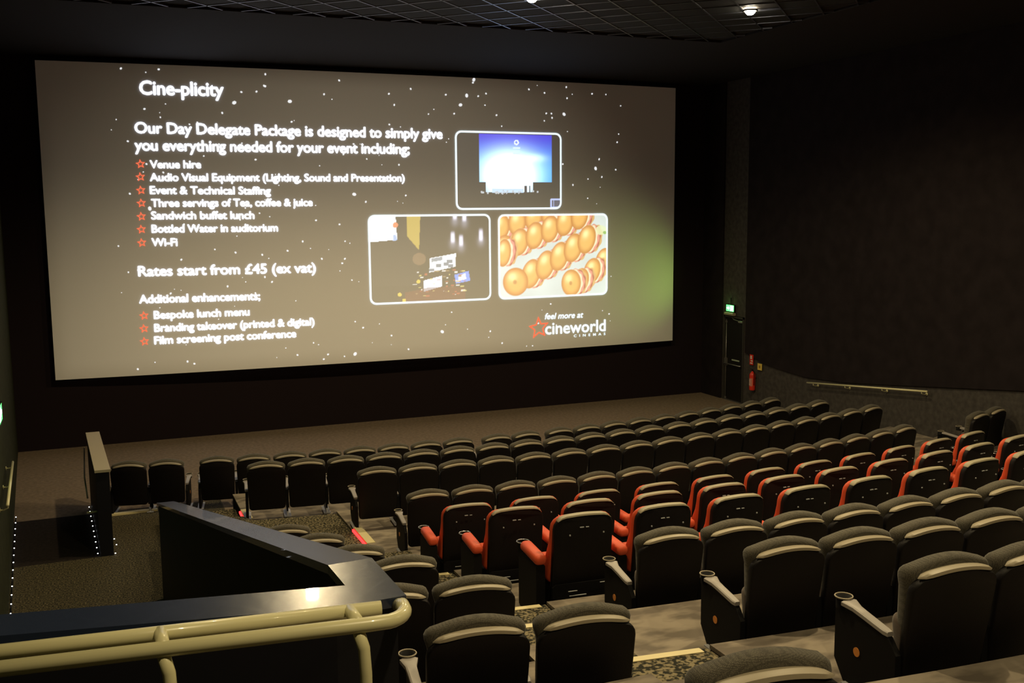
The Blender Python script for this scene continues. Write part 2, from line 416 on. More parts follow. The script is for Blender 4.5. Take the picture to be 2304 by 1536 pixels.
def textmesh(s, bold, shear=0, space=1.0):
    cu = bpy.data.curves.new('t', 'FONT'); cu.body = s; cu.size = 1; cu.offset = bold; cu.shear = shear; cu.space_character = space
    cu.resolution_u = 3
    ob = bpy.data.objects.new('t', cu); COL.objects.link(ob)
    dg = bpy.context.evaluated_depsgraph_get(); dg.update()
    me = bpy.data.meshes.new_from_object(ob.evaluated_get(dg))
    v = [(a.co.x, a.co.y) for a in me.vertices]; f = [tuple(p.vertices) for p in me.polygons]
    bpy.data.objects.remove(ob); bpy.data.curves.remove(cu); bpy.data.meshes.remove(me)
    return v, f
hv, _ = textmesh('H', 0); CAPH = max(y for x, y in hv)
TEXT = [
('Cine-plicity', (1.262, 7.733), (3.012, 7.747), 0.283, 'heading_text'),
('Our Day Delegate Package is designed to simply give', (1.12, 6.907), (8.103, 6.904), 0.228, 'intro_text'),
('you everything needed for your event including;', (1.101, 6.535), (7.266, 6.532), 0.229, 'intro_text'),
('Venue hire', (1.393, 6.155), (2.458, 6.161), 0.163, 'bullet_text'),
('Audio Visual Equipment (Lighting, Sound and Presentation)', (1.379, 5.875), (7.13, 5.88), 0.164, 'bullet_text'),
('Event & Technical Staffing', (1.365, 5.595), (3.962, 5.58), 0.165, 'bullet_text'),
('Three servings of Tea, coffee & juice', (1.379, 5.314), (4.906, 5.312), 0.165, 'bullet_text'),
('Sandwich buffet lunch', (1.365, 5.042), (3.573, 5.029), 0.165, 'bullet_text'),
('Bottled Water in auditorium', (1.36, 4.749), (4.092, 4.739), 0.166, 'bullet_text'),
('Wi-Fi', (1.345, 4.456), (1.878, 4.446), 0.166, 'bullet_text'),
('Rates start from \u00a345 (ex vat)', (1.034, 3.796), (4.929, 3.774), 0.216, 'price_text'),
('Additional enhancements;', (1.022, 3.195), (3.631, 3.177), 0.178, 'subheading_text'),
('Bespoke lunch menu', (1.312, 2.836), (3.378, 2.828), 0.169, 'bullet_text'),
('Branding takeover (printed & digital)', (1.307, 2.546), (4.858, 2.531), 0.17, 'bullet_text'),
('Film screening post conference', (1.293, 2.266), (4.423, 2.269), 0.17, 'bullet_text'),
('feel more at', (10.838, 2.376), (11.961, 2.365), 0.15, 'logo_slogan'),
('cineworld', (10.85, 1.982), (12.637, 1.973), 0.301, 'logo_word'),
('CINEMAS', (11.683, 1.862), (12.637, 1.865), 0.062, 'logo_small_word'),
]
for s, a, c, h, nm in TEXT:
    logo = nm.startswith('logo')
    v, f = textmesh(s, .012 if nm == 'logo_small_word' else 0, .25 if nm == 'logo_slogan' else 0, 2.2 if nm == 'logo_small_word' else (.97 if not logo else 1.0))
    xa = min(p[0] for p in v); xb = max(p[0] for p in v)
    d = 0 if nm == 'logo_small_word' else (.014 if logo else .022)
    nv = len(v); f = [tuple(i+nv*q for i in p) for q in range(5 if d else 1) for p in f]
    v = [(x+dx, y+dy) for dx, dy in (((0, 0), (d, 0), (-d, 0), (0, d), (0, -d)) if d else ((0, 0),)) for x, y in v]
    out = []
    for x, y in v:
        t = (x-xa)/(xb-xa); out.append((a[0]+(c[0]-a[0])*t, a[1]+(c[1]-a[1])*t+y/CAPH*h))
    scr_obj(nm, out, f, SLT if logo else SLW, 3, 'stuff' if nm == 'logo_small_word' else None)
def star(cx, cz, r, wd, rot=0, inner=.45):
    v = []; n = 10
    for k in range(n):
        a = PI/2+rot+k*PI/5; q = r if k % 2 == 0 else r*inner; v.append((cx+q*math.cos(a), cz+q*math.sin(a)))
    for k in range(n):
        a = PI/2+rot+k*PI/5; q = (r if k % 2 == 0 else r*inner)*(1-wd); v.append((cx+q*math.cos(a), cz+q*math.sin(a)))
    return v, [(k, (k+1) % n, n+(k+1) % n, n+k) for k in range(n)]
for cx, cz in [(1.196, 6.24), (1.181, 5.962), (1.176, 5.673), (1.171, 5.393), (1.156, 5.102), (1.142, 4.821), (1.136, 4.528), (1.101, 2.914), (1.086, 2.626), (1.081, 2.337)]:
    v, f = star(cx, cz, .105, .42, .1); scr_obj('bullet_star', v, f, SLR, 3)
v, f = star(10.66, 2.16, .30, .26, .12); v = [(x+.08*((z-2.16)), z) for x, z in v]
scr_obj('logo_star', v, f, SLR, 3)
# star field
DOTS = [(0.903, 8.265), (3.237, 7.608), (2.968, 7.377), (8.585, 7.719), (8.749, 7.947), (8.94, 8.33), (8.916, 8.259), (3.943, 8.255), (4.468, 7.673), (3.933, 7.991), (1.672, 8.275), (1.337, 7.423), (5.255, 7.857), (5.615, 8.181), (4.492, 7.217), (3.733, 7.867), (3.904, 8.0), (3.401, 7.846), (1.34, 5.275), (6.171, 5.399), (5.898, 5.576), (3.655, 6.358), (8.022, 2.208), (5.814, 1.787), (5.162, 1.815), (6.027, 2.41), (9.304, 2.149), (11.401, 7.581), (10.896, 7.587), (11.059, 7.482), (12.324, 6.231), (12.511, 6.015), (11.656, 5.807), (11.361, 6.333), (8.211, 7.948), (6.794, 7.919), (7.331, 8.052), (6.918, 7.667), (3.918, 3.578), (3.761, 3.696), (2.922, 3.508), (1.948, 4.138), (3.129, 4.271), (3.721, 4.207), (1.686, 3.39), (1.975, 1.835), (4.653, 4.495), (4.298, 4.286), (5.085, 4.082), (5.632, 4.069), (5.565, 3.965), (12.213, 8.121), (11.465, 8.257), (10.416, 8.159), (9.53, 7.503)]
BIG = {1, 3, 4, 18, 20, 22, 23, 5, 27, 30, 8}
def in_pic(x, z):
    return (8.3 < x < 11.4 and 5.1 < z < 7.2) or (6.1 < x < 9.45 and 2.9 < z < 5.15) or (9.45 < x < 12.8 and 2.9 < z < 5.15)
v = []; f = []
def dot(x, z, r, el=1.0, a0=0.):
    k = len(v)
    for i in range(6):
        a = i*PI/3; px, pz = r*el*math.cos(a), r*math.sin(a)
        v.append((x+px*math.cos(a0)-pz*math.sin(a0), z+px*math.sin(a0)+pz*math.cos(a0)))
    f.append(tuple(range(k, k+6)))
for i, (x, z) in enumerate(DOTS): dot(x, z, .038 if i in BIG else .020, 1.3, random.random()*3)
for _ in range(210):
    x = random.uniform(.6, 13.1); z = random.uniform(1.7, 8.3)
    if in_pic(x, z) or z > SZ1-.07: continue
    dot(x, z, random.choice((.009, .012, .016, .02)), 1.2, random.random()*3)
scr_obj('star_field', v, f, SLD, 2, 'stuff')
# pictures on the slide: colour stored per point of a fine grid (flat print)
def attr_mat(name, s=1.0):
    m = bpy.data.materials.new(name); m.use_nodes = True; n, l = nt(m); b_ = n['Principled BSDF']
    a = n.new('ShaderNodeAttribute'); a.attribute_name = 'picture'
    b_.inputs['Base Color'].default_value = (.75, .75, .72, 1); b_.inputs['Roughness'].default_value = .9
    l.new(a.outputs['Color'], b_.inputs['Emission Color']); b_.inputs['Emission Strength'].default_value = s
    return m
PM = attr_mat('slide_picture')
def rrect(x0, x1, z0, z1, r, n=5):
    o = []
    for cx, cz, a0 in ((x1-r, z1-r, 0), (x0+r, z1-r, PI/2), (x0+r, z0+r, PI), (x1-r, z0+r, 1.5*PI)):
        for k in range(n+1): a = a0+PI/2*k/n; o.append((cx+r*math.cos(a), cz+r*math.sin(a)))
    out = []
    for i, p in enumerate(o):
        q = o[(i+1) % len(o)]; m_ = 10 if (i+1) % (n+1) == 0 else 1
        out += [(p[0]+(q[0]-p[0])*t/m_, p[1]+(q[1]-p[1])*t/m_) for t in range(m_)]
    return out
def picture(name, x0, x1, z0, z1, fn, nx, nz):
    r = .16
    fr = empty(name, (0, 0, 0)); fr.parent = scr
    U, V = np.meshgrid(np.linspace(0, 1, nx), np.linspace(0, 1, nz))
    C = np.clip(fn(U, V), 0, 8)
    vs = [(x0+(x1-x0)*u, z0+(z1-z0)*q) for u, q in zip(U.ravel(), V.ravel())]
    def ok(x, z):
        dx = max(x0+r-x, x-(x1-r), 0); dz = max(z0+r-z, z-(z1-r), 0); return math.hypot(dx, dz) <= r+.01
    inn = [ok(x, z) for x, z in vs]
    fs = []
    for j in range(nz-1):
        for i in range(nx-1):
            q = (j*nx+i, j*nx+i+1, (j+1)*nx+i+1, (j+1)*nx+i)
            if all(inn[k] for k in q): fs.append(q)
    o = scr_obj('picture_print', vs, fs, PM, 3); o.parent = fr
    at = o.data.color_attributes.new('picture', 'FLOAT_COLOR', 'POINT')
    arr = np.ones((nx*nz, 4), dtype=np.float32); arr[:, :3] = C.reshape(-1, 3); at.data.foreach_set('color', arr.ravel())
    a = rrect(x0-.012, x1+.012, z0-.012, z1+.012, r); c = rrect(x0+.032, x1-.032, z0+.032, z1-.032, r-.035); n = len(a)
    o = scr_obj('picture_border', a+c, [(k, (k+1) % n, n+(k+1) % n, n+k) for k in range(n)], SLT, 4); o.parent = fr
    return fr
lerp = lambda a, c, t: a+(c-a)*t
def ss(a, c, x): t = np.clip((x-a)/(c-a), 0, 1); return t*t*(3-2*t)
def setc(C, mk, col): 
    mk = mk[..., None]; return C*(1-mk)+np.array(col)*mk
def stage(U, V):
    C = np.zeros(U.shape+(3,))+np.array((.012, .012, .014))
    sc_ = ((U > .215) & (U < .905) & (V > .355) & (V < .97)).astype(float)
    top = ss(.45, 1.0, V)
    base = np.stack([lerp(.0, .03, top), lerp(.30, .02, top), lerp(.75, .62, top)], -1)
    C = C*(1-sc_[..., None])+base*sc_[..., None]
    g = np.exp(-(((U-.50)/.22)**2+((V-.42)/.26)**2)); g2 = np.exp(-(((U-.74)/.1)**2+((V-.67)/.05)**2))*.7
    g3 = np.exp(-(((U-.5)/.30)**2+((V-.62)/.18)**2))*.35
    vis = np.maximum(sc_, ((V > .22) & (V <= .36) & (U > .27) & (U < .72)).astype(float)*.9)
    C = C*1.2; C += ((g*4+g2*1.0+g3*.9)*vis)[..., None]*np.array((.7, .95, 1.15))
    C = setc(C, ((V > .21) & (V < .27) & (U > .33) & (U < .63)).astype(float), (.55, .75, 1.0))
    rng = np.random.RandomState(3)
    for _ in range(24):
        u = rng.uniform(.22, .78); C = setc(C, ((abs(U-u) < .006) & (abs(V-rng.uniform(.20, .24)) < .012)).astype(float), (.5, .55, .6))
    for u in (.645, .66, .69): C = setc(C, ((abs(U-u) < .006) & (V > .21) & (V < .31)).astype(float), (.02, .02, .04))
    d = np.hypot((U-.565)*1.5, V-.87); C = setc(C, ((d < .035) & (d > .016)).astype(float), (.85, .95, 1))
    for q in (.80, .765, .73): C = setc(C, ((abs(V-q) < .010) & (abs(U-.565) < .035)).astype(float), (.7, .9, 1))
    e = ((U > .895) & (V < .12)).astype(float); C = setc(C, e, (.05, .06, .12))
    C = setc(C, (((abs(U-.90) < .008) & (V < .13)) | ((abs(V-.125) < .010) & (U > .895)) | ((abs(U-.925) < .004) & (V < .12)) | ((V < .03) & (U > .89))).astype(float), (.45, .55, .95))
    return C
def quad(U, V, pts):
    m = np.ones(U.shape, bool)
    for i in range(4):
        (x0, y0), (x1, y1) = pts[i], pts[(i+1) % 4]; m &= ((x1-x0)*(V-y0)-(y1-y0)*(U-x0)) >= 0
    return m.astype(float)
def desk(U, V):
    rng = np.random.RandomState(5)
    C = np.zeros(U.shape+(3,))+np.array((.035, .028, .022))
    C = setc(C, ((U < .40) & (V > .2)).astype(float)*.4, (.06, .05, .04))
    C = setc(C, quad(U, V, [(-.01, .70), (.225, .725), (.215, 1.01), (-.01, 1.01)]), (.85, .93, 1.0))
    C = setc(C, quad(U, V, [(.19, .71), (.225, .72), (.215, .78), (.195, .78)]), (.35, .5, .8))
    C = setc(C, (np.hypot((U-.212)*1.4, V-.89) < .03).astype(float), (.8, .25, .12))
    C = setc(C, quad(U, V, [(.305, .76), (.40, .60), (.415, 1.01), (.305, 1.01)]), (.48, .36, .07))
    for u, q, r in ((.68, .74, 1), (.75, .70, 1), (.92, .76, 1.1), (.70, 1.0, .9), (.78, .98, .9)):
        g = np.exp(-(((U-u)/.017)**4+((V-q)/(.06*r))**4))+.25*np.exp(-(((U-u)/.03)**2+((V-q+.07)/.06)**2)); C += g[..., None]*np.array((.8, .8, 1.0))
    C = setc(C, quad(U, V, [(.48, .34), (.70, .40), (.705, .555), (.485, .505)]), (.80, .86, .92))
    C = setc(C, quad(U, V, [(.50, .46), (.59, .48), (.59, .52), (.50, .50)]), (.25, .30, .36))
    for u, q in ((.50, .37), (.56, .42), (.62, .43), (.66, .41), (.65, .46)): C = setc(C, ((abs(U-u) < .022) & (abs(V-q) < .018)).astype(float), (.18, .22, .28))
    C = setc(C, quad(U, V, [(.43, .12), (.585, .175), (.585, .30), (.43, .25)]), (.75, .84, .98))
    C = setc(C, quad(U, V, [(.70, .20), (.825, .23), (.81, .345), (.69, .305)]), (.16, .30, .85))
    C = setc(C, quad(U, V, [(.72, .23), (.79, .25), (.785, .32), (.72, .29)]), (.75, .82, 1.0))
    C = setc(C, ((V < .17-.25*(abs(U-.58)-.1).clip(0)) & (U > .28) & (U < .78)).astype(float)*.6, (.16, .035, .02))
    C = setc(C, (np.hypot((U-.40)*1.3, V-.50) < .07).astype(float)*.5, (.30, .18, .10))
    for _ in range(60):
        u = rng.uniform(.36, .78); q = rng.uniform(.05, .36); c = [(.7, .6, .2), (.8, .8, .75), (.5, .1, .05), (.3, .2, .1)][rng.randint(4)]
        C = setc(C, ((abs(U-u) < rng.uniform(.004, .018)) & (abs(V-q) < rng.uniform(.003, .010))).astype(float)*.8, c)
    for u, q in ((.235, .10), (.27, .03), (.39, .24)): C = setc(C, (np.hypot((U-u)*1.4, V-q) < .022).astype(float), (.65, .50, .06))
    return C
def bagels(U, V):
    C = np.zeros(U.shape+(3,))+np.array((.60, .68, .66))
    A = 1.16; X = U*A; Y = V
    n = .04*np.sin(17*X+3*Y)+.03*np.sin(23*Y-5*X); C *= (1+n)[..., None]
    rng = np.random.RandomState(11)
    def bagel(cx, cy, rx, ry, rot, filling=True, hole=False):
        nonlocal C
        if filling:
            for k, (o_, c) in enumerate(((.075, (.62, .36, .12)), (.055, (.40, .05, .04)), (.042, (.72, .26, .20)), (.020, (.85, .74, .50)))):
                dx = X-cx-o_; dy = Y-cy-o_*.1
                a = (dx*math.cos(rot)+dy*math.sin(rot))/rx; q = (-dx*math.sin(rot)+dy*math.cos(rot))/ry
                d = np.hypot(a, q)+.04*np.sin(9*np.arctan2(q, a)+k*2); C = setc(C, 1-ss(.93, 1.0, d), c)
        dx = X-cx; dy = Y-cy
        a = (dx*math.cos(rot)+dy*math.sin(rot))/rx; q = (-dx*math.sin(rot)+dy*math.cos(rot))/ry; d = np.hypot(a, q)
        t = np.clip(1-d, 0, 1)[..., None]
        col = np.array((.50, .16, .01))*(1-ss(0, .5, t))+np.array((.80, .42, .09))*ss(0, .5, t)
        hl = np.exp(-(((a+.25)/.35)**2+((q-.35)/.3)**2))[..., None]*.5
        col = col+hl*np.array((1, .9, .6))
        mk = (1-ss(.94, 1.0, d))[..., None]; C = C*(1-mk)+col*mk
        if hole: C = setc(C, (1-ss(.10, .2, np.hypot(a+.05, q+.02)))*.8, (.42, .16, .03))
    for i in range(7): bagel(.02+.17*i, .86+.05*i, .095, .16, -.1, True)
    for i in range(6): bagel(.05+.16*i, .60+.075*i, .095, .17, -.15, i != 0)
    bagel(.05, .55, .075, .17, -.1, True)
    for i in range(5): bagel(.33+.15*i, .29+.10*i, .10, .185, -.2, True)
    bagel(.17, .20, .135, .175, 0, False, True)
    for i in range(3): bagel(1.12-.13*i+.0, .42-.12*i, .095, .165, -.2, True)
    bagel(.76, .16, .11, .17, 0, True, True)
    C = setc(C, (np.hypot(X-1.09, Y-.80) < .06).astype(float)*.8, (.72, .80, .45))
    C = setc(C, (np.hypot(X-1.13, Y-.77) < .02).astype(float), (.25, .45, .10))
    return C*1.05
picture('stage_picture', 8.44, 11.31, 5.206, 7.095, stage, 190, 130)
picture('desk_picture', 6.22, 9.325, 2.96, 5.076, desk, 190, 135)
picture('bagel_picture', 9.555, 12.68, 2.952, 5.06, bagels, 190, 135)

# ================================================================ partitions, rails
# L-shaped partition: level run beside the camera, then a run sloping down with the seats
pw = empty('partition_wall', (.85, 3.4, 0)); tag(pw, 'dark partition wall with glossy cap, sloping down beside the left seats', 'partition')
def poly_prism(name, top, bot, m, parent, off):
    n = len(top); v = [tuple(Vector(p)-Vector(off)) for p in top+bot]
    f = [tuple(range(n)), tuple(range(2*n-1, n-1, -1))]+[(i, n+i, n+(i+1) % n, (i+1) % n) for i in range(n)]
    return obj(name, mesh(name, v, f, m), parent)
off = (.85, 3.4, 0)
xw = LW(3.5)
lv = [(xw, 3.50), (.71, 3.22), (.94, 3.235), (.93, 3.65), (.76, 3.64), (.77, 3.41), (xw, 3.68)]
poly_prism('cap_level', [(x, y, 3.90) for x, y in lv], [(x, y, 3.865) for x, y in lv], MT['cap'], pw, off)
ins = [(xw, 3.52), (.70, 3.245), (.915, 3.26), (.905, 3.65), (.785, 3.64), (.79, 3.39), (xw, 3.66)]
poly_prism('wall_body', [(x, y, 3.865) for x, y in ins], [(x, y, 0) for x, y in ins], MT['part'], pw, off)
a = [(.76, 3.64), (.93, 3.65), (.90, 14.17), (.68, 14.17)]; zt = [3.90, 3.90, 1.33, 1.33]
poly_prism('cap_sloped', [(x, y, z) for (x, y), z in zip(a, zt)], [(x, y, z-.035) for (x, y), z in zip(a, zt)], MT['cap'], pw, off)
a2 = [(.78, 3.64), (.91, 3.65), (.885, 14.15), (.70, 14.15)]
poly_prism('wall_body', [(x, y, z-.035) for (x, y), z in zip(a2, zt)], [(x, y, 0) for x, y in a2], MT['part'], pw, off)
# deck the photographer stands on
dk = [(LW(-6.99)+.01, -6.99), (.62, -6.99), (.62, 3.2), (LW(3.2)+.01, 3.2)]
o = obj('viewing_deck', mesh('viewing_deck', [(x, y, 2.9) for x, y in dk]+[(x, y, 2.6) for x, y in dk], [(0,1,2,3),(7,6,5,4),(0,4,5,1),(1,5,6,2),(2,6,7,3),(3,7,4,0)], MT['riser'])); tag(o, 'dark raised deck behind the cream handrail', 'deck')
# double handrail
hr = empty('double_handrail', (0, 3.05, 2.9)); tag(hr, 'cream tubular double handrail in front of the level partition', 'handrail')
O = Vector((0, 3.05, 2.9))
def P3(x, y, z): return Vector((x, y, z))-O
sl = -.107
yb = lambda x: 3.125+sl*(x-.0); yf = lambda x: 3.005+sl*(x-.0)
xl = LW(3.1)+.0
MB().tube([P3(xl, yb(xl), 3.95), P3(.80, yb(.80), 3.95)], .023, 16).obj('back_tube', MT['cream'], hr, True)
pts = [P3(xl, yf(xl), 3.95), P3(.73, yf(.73), 3.95)]
for k in range(1, 8):
    a_ = PI/2*k/7; pts.append(P3(.775+.09*math.sin(a_), yf(.775)+.09*(1-math.cos(a_)), 3.95))
pts += [P3(.875, 3.06, 3.94), P3(.90, 3.15, 3.90), P3(.915, 3.25, 3.865)]
MB().tube(pts, .023, 16).obj('front_tube', MT['cream'], hr, True)
for px in (.14, .70):
    st = MB(); st.tube([P3(px, yb(px), 3.955), P3(px+.001, yf(px)+.002, 3.955)], .020, 12); st.obj('stub', MT['cream'], hr, True)
    MB().tube([P3(px-.005, yf(px)+.01, 3.95), P3(px+.012, yf(px)-.01, 3.88), P3(px+.016, yf(px)-.012, 3.8), P3(px+.016, yf(px)-.012, 2.9)], .019, 12).obj('post', MT['cream'], hr, True)
# short half wall beside the entrance
hw = empty('half_wall', (0, 16.3, 0)); tag(hw, 'narrow half wall with cream top standing by the entrance', 'partition')
q = [(-.06, 16.32), (.13, 16.31), (.01, 19.24), (-.18, 19.24)]
poly_prism('wall_body', [(x, y, 1.31) for x, y in q], [(x, y, 0) for x, y in q], MT['part'], hw, (0, 16.3, 0))
q2 = [(-.075, 16.30), (.15, 16.29), (.03, 19.26), (-.195, 19.26)]
poly_prism('cream_cap', [(x, y, 1.35) for x, y in q2], [(x, y, 1.31) for x, y in q2], MT['capc'], hw, (0, 16.3, 0))
def rail(name, p0, p1, wall_dx, brk, label, cat='handrail', r=.02):
    o = empty(name, p0); V0 = Vector(p0); d = Vector(p1)-V0
    MB().tube([(0, 0, 0), tuple(d)], r, 12).obj('rail_tube', MT['cream'], o, True)
    for t in brk:
        c = d*t; MB().tube([tuple(c), tuple(c+Vector((0, 0, -.05))), tuple(c+Vector((wall_dx*.5, 0, -.075))), tuple(c+Vector((wall_dx, 0, -.07)))], .010, 8).obj('bracket', MT['cream'], o, True)
        pl = MB().lathe([(.03, 0), (.03, .008)], 12); m_ = pl.mesh('wall_plate', MT['cream']); m_.transform(Matrix.Rotation(PI/2, 4, 'Y'))
        w_ = obj('wall_plate', m_, o); w_.location = c+Vector((wall_dx*.96-(.008 if wall_dx > 0 else 0), 0, -.07))
    tag(o, label, cat); return o
rail('wall_handrail', (15.80, 19.71, 1.02), (15.80, 15.91, 1.42), .15, (.06, .35, .66, .96), 'slim cream handrail on brackets along the right wall')
rail('entrance_handrail', (LW(17.0)+.10, 17.0, 1.44), (LW(13.9)+.10, 13.9, 1.58), -.10, (.03, .5, .97), 'short cream handrail on the left wall above the floor lights')
# thin steel rail on the half wall's left side
o = empty('half_wall_rail', (-.2, 17.0, .8)); tag(o, 'thin steel rail fixed to the side of the half wall', 'handrail')
MB().tube([(-.03, 2.0, .33), (-.03, .2, .25), (0, -.1, -.02)], .012, 8).obj('rail_tube', MT['steel'], o, True)
MB().tube([(-.02, -.35, -.18), (.13, -.35, -.18)], .014, 8).obj('end_bracket', MT['cream'], o, True)
# floor LED strips
ledm = MB().lathe([(.003, .010), (.008, .008), (.010, 0)], 8).mesh('led_lamp', MT['led'])
def leds(name, pts, label, base):
    o = empty(name, base); tag(o, label, 'light strip')
    ps = [Vector(p)-Vector(base) for p in pts]
    if len(ps) > 3: 
        b_ = MB(); b_.tube([tuple(p+Vector((0, 0, -.012))) for p in (ps[0], ps[-1])], .008, 6); b_.obj('strip_channel', MT['dark'], o)
    for p in ps: l_ = obj('led_lamp', ledm, o); l_.location = p
    return o
leds('floor_light_strip', [(LW(19.0-.361*i)+.03, 19.0-.361*i, .03) for i in range(14)], 'row of white step lights along the foot of the left wall', (LW(17)+.02, 17, 0))
leds('half_wall_light_strip', [(-.075-.0407*(19.14-.305*i-16.32)-.02, 19.14-.305*i, .03) for i in range(10)], 'row of white step lights along the foot of the half wall', (-.1, 17.5, 0))
leds('corner_light', [(.15, 16.30, .03), (.175, 16.5, .10), (.15, 16.75, .12)], 'three tiny white lights at the near corner of the half wall', (.14, 16.4, 0))

# ================================================================ exit door and its fittings on the right wall
dr = empty('door_1', (15.95, 22.96, 0)); tag(dr, 'black fire exit door with steel panic bar in the right wall', 'door', kind='structure')
b = MB(); b.box((-.03, -.46, 0), (.1, -.415, 2.31)); b.box((-.03, .415, 0), (.1, .46, 2.31)); b.box((-.03, -.46, 2.265), (.1, .46, 2.31)); b.obj('door_frame', MT['frame'], dr)
MB().box((.03, -.413, .01), (.07, .413, 2.263)).obj('door_leaf', MT['door'], dr)
MB().tube([(0.005, .37, .05), (.005, .37, 2.2)], .010, 8).obj('vertical_rod', MT['steel'], dr, True)
MB().tube([(-.03, .40, 1.0), (-.05, .38, 1.0), (-.05, -.33, 1.0), (-.02, -.36, 1.0)], .016, 8).obj('panic_bar', MT['steel'], dr, True)
b = MB(); b.bevbox((-.02, .33, .93), (.03, .41, 1.14), .012); b.obj('lock_case', MT['steel'], dr)
MB().box((.018, -.22, 1.10), (.029, .12, 1.135)).obj('instruction_strip', MT['lum'], dr)
b = MB(); b.bevbox((-.04, -.40, 2.15), (.03, -.22, 2.21), .012); b.tube([(-.03, -.25, 2.2), (-.06, -.05, 2.23), (-.02, .1, 2.28)], .008, 6); b.obj('door_closer', MT['steel'], dr)
MB().box((-.06, -.45, 0), (.1, .45, .012)).obj('threshold', MT['steel'], dr)
for y in (.02, 1.1, 2.1):
    MB().bevbox((-.008, .345, y), (.018, .395, y+.06), .01).obj('rod_guide', MT['steel'], dr)
def exit_sign(loc, face, label, s=1.0):
    o = empty('exit_sign', loc); tag(o, label, 'sign')
    MB().bevbox((-.045*face, -.19*s, -.10*s), (0, .19*s, .10*s), .01).obj('sign_case', MT['dark'], o)
    x = -.046*face if face > 0 else .046
    x = -face*.048
    b_ = MB(); b_.add([(x, -.175*s, -.085*s), (x, .175*s, -.085*s), (x, .175*s, .085*s), (x, -.175*s, .085*s)], [(0, 1, 2, 3)]); b_.obj('green_face', MT['green'], o)
    x = -face*.050; b_ = MB()
    def pl(pts): b_.add([(x, a*s, c*s) for a, c in pts], [tuple(range(len(pts)))])
    pl([(.15, -.02), (.06, -.02), (.06, .02), (.15, .02)]); pl([(.06, -.05), (.06, .05), (.02, 0)])
    pl([(-.15, -.07), (-.02, -.07), (-.02, .07), (-.15, .07)])
    b_.obj('white_symbol', MT['signwhite'], o)
    b_ = MB()
    xg = -face*.052
    def pg(pts): b_.add([(xg, a*s, c*s) for a, c in pts], [tuple(range(len(pts)))])
    pg([(-.075, .035), (-.055, .035), (-.055, .055), (-.075, .055)]); pg([(-.095, -.01), (-.06, -.005), (-.05, .03), (-.085, .03)])
    pg([(-.09, -.01), (-.075, -.01), (-.11, -.055), (-.125, -.05)]); pg([(-.075, -.01), (-.06, -.01), (-.045, -.055), (-.06, -.055)])
    b_.obj('running_figure', MT['green'], o)
    return o
s1 = exit_sign((15.93, 23.08, 2.52), 1, 'lit green exit sign above the fire exit door')
MB().tube([(-.02, 0, .10), (-.02, 0, .28)], .015, 8).obj('sign_stem', MT['dark'], s1)
MB().bevbox((-.10, -.20, -.19), (0, .20, -.115), .015).obj('canopy_light', MT['rim'], s1)
s2_ = exit_sign((LW(15.3), 15.3, 2.5), -1, 'lit green exit sign on the left wall at the picture edge', 1.3)
d = bpy.data.lights.new('exit_sign_glow', 'POINT'); d.energy = .9; d.color = (.40, 1.0, .22); d.shadow_soft_size = .08
o = bpy.data.objects.new('exit_sign_glow', d); COL.objects.link(o); o.location = (15.75, 23.15, 2.62)
spot('added_green_spot', (15.45, 22.3, 2.95), (13.7, 24.1, 3.4), 50, (.50, 1.0, .12), 84, 1.0, .06)  # unseen spot added off the sign for the green patch on the screen
d = bpy.data.lights.new('exit_sign_glow', 'POINT'); d.energy = 2.5; d.color = (.40, 1.0, .30); d.shadow_soft_size = .08
o = bpy.data.objects.new('exit_sign_glow', d); COL.objects.link(o); o.location = (LW(15.3)+.35, 15.3, 2.5)
# extinguisher
ex = empty('fire_extinguisher', (15.86, 21.98, .46)); tag(ex, 'red fire extinguisher hanging on the wall beside the exit door', 'extinguisher')
MB().lathe([(.05, 0), (.072, .012), (.078, .03), (.078, .40), (.070, .44), (.045, .475), (.022, .49), (.022, .51)], 20).obj('cylinder', MT['extred'], ex, True)
b = MB(); b.lathe([(.018, .51), (.022, .52), (.022, .55), (.012, .56)], 12); b.tube([(0, 0, .55), (-.03, .07, .575)], .007, 6); b.tube([(0, 0, .53), (-.02, .08, .53)], .007, 6); b.obj('valve_head', MT['dark'], ex, True)
MB().tube([(0, -.02, .53), (0, -.075, .50), (-.01, -.09, .40), (-.01, -.088, .15)], .010, 8).obj('hose', MT['dark'], ex, True)
v = []; f = []
for k in range(9):
    a_ = PI*.78+PI*.55*k/8; v += [(.0792*math.cos(a_), .0792*math.sin(a_), .12), (.0792*math.cos(a_), .0792*math.sin(a_), .33)]
for k in range(8): f.append((2*k, 2*k+2, 2*k+3, 2*k+1))
obj('printed_label', mesh('printed_label', v, f, mat('extinguisher_label', (.62, .20, .14), .5)), ex)
for k in range(5): MB().box((-.0805, -.03, .15+.033*k), (-.0795, .03-.006*(k % 3), .165+.033*k)).obj('label_line', MT['white'], ex)
MB().box((.02, -.05, .30), (.09, .05, .34)).obj('wall_bracket', MT['dark'], ex)
sg = empty('extinguisher_sign', (15.89, 22.08, 1.12)); tag(sg, 'small red extinguisher sign above the fire extinguisher', 'sign')
MB().box((0, -.075, 0), (.008, .075, .27)).obj('sign_plate', MT['extred'], sg)
b = MB(); b.box((-.002, -.05, .03), (0, .05, .06)); b.box((-.002, -.055, .09), (0, .03, .12)); b.box((-.002, -.02, .15), (0, .045, .24)); b.obj('white_symbol', MT['white'], sg)
sg = empty('yellow_sign', (15.89, 21.72, 1.03)); tag(sg, 'small yellow square notice right of the extinguisher', 'sign')
MB().box((0, -.09, 0), (.008, .09, .17)).obj('sign_plate', MT['yellow'], sg)
b = MB(); b.box((-.002, -.03, .05), (0, .03, .12)); b.obj('dark_symbol', mat('sign_ink', (.35, .22, .03), .6), sg)

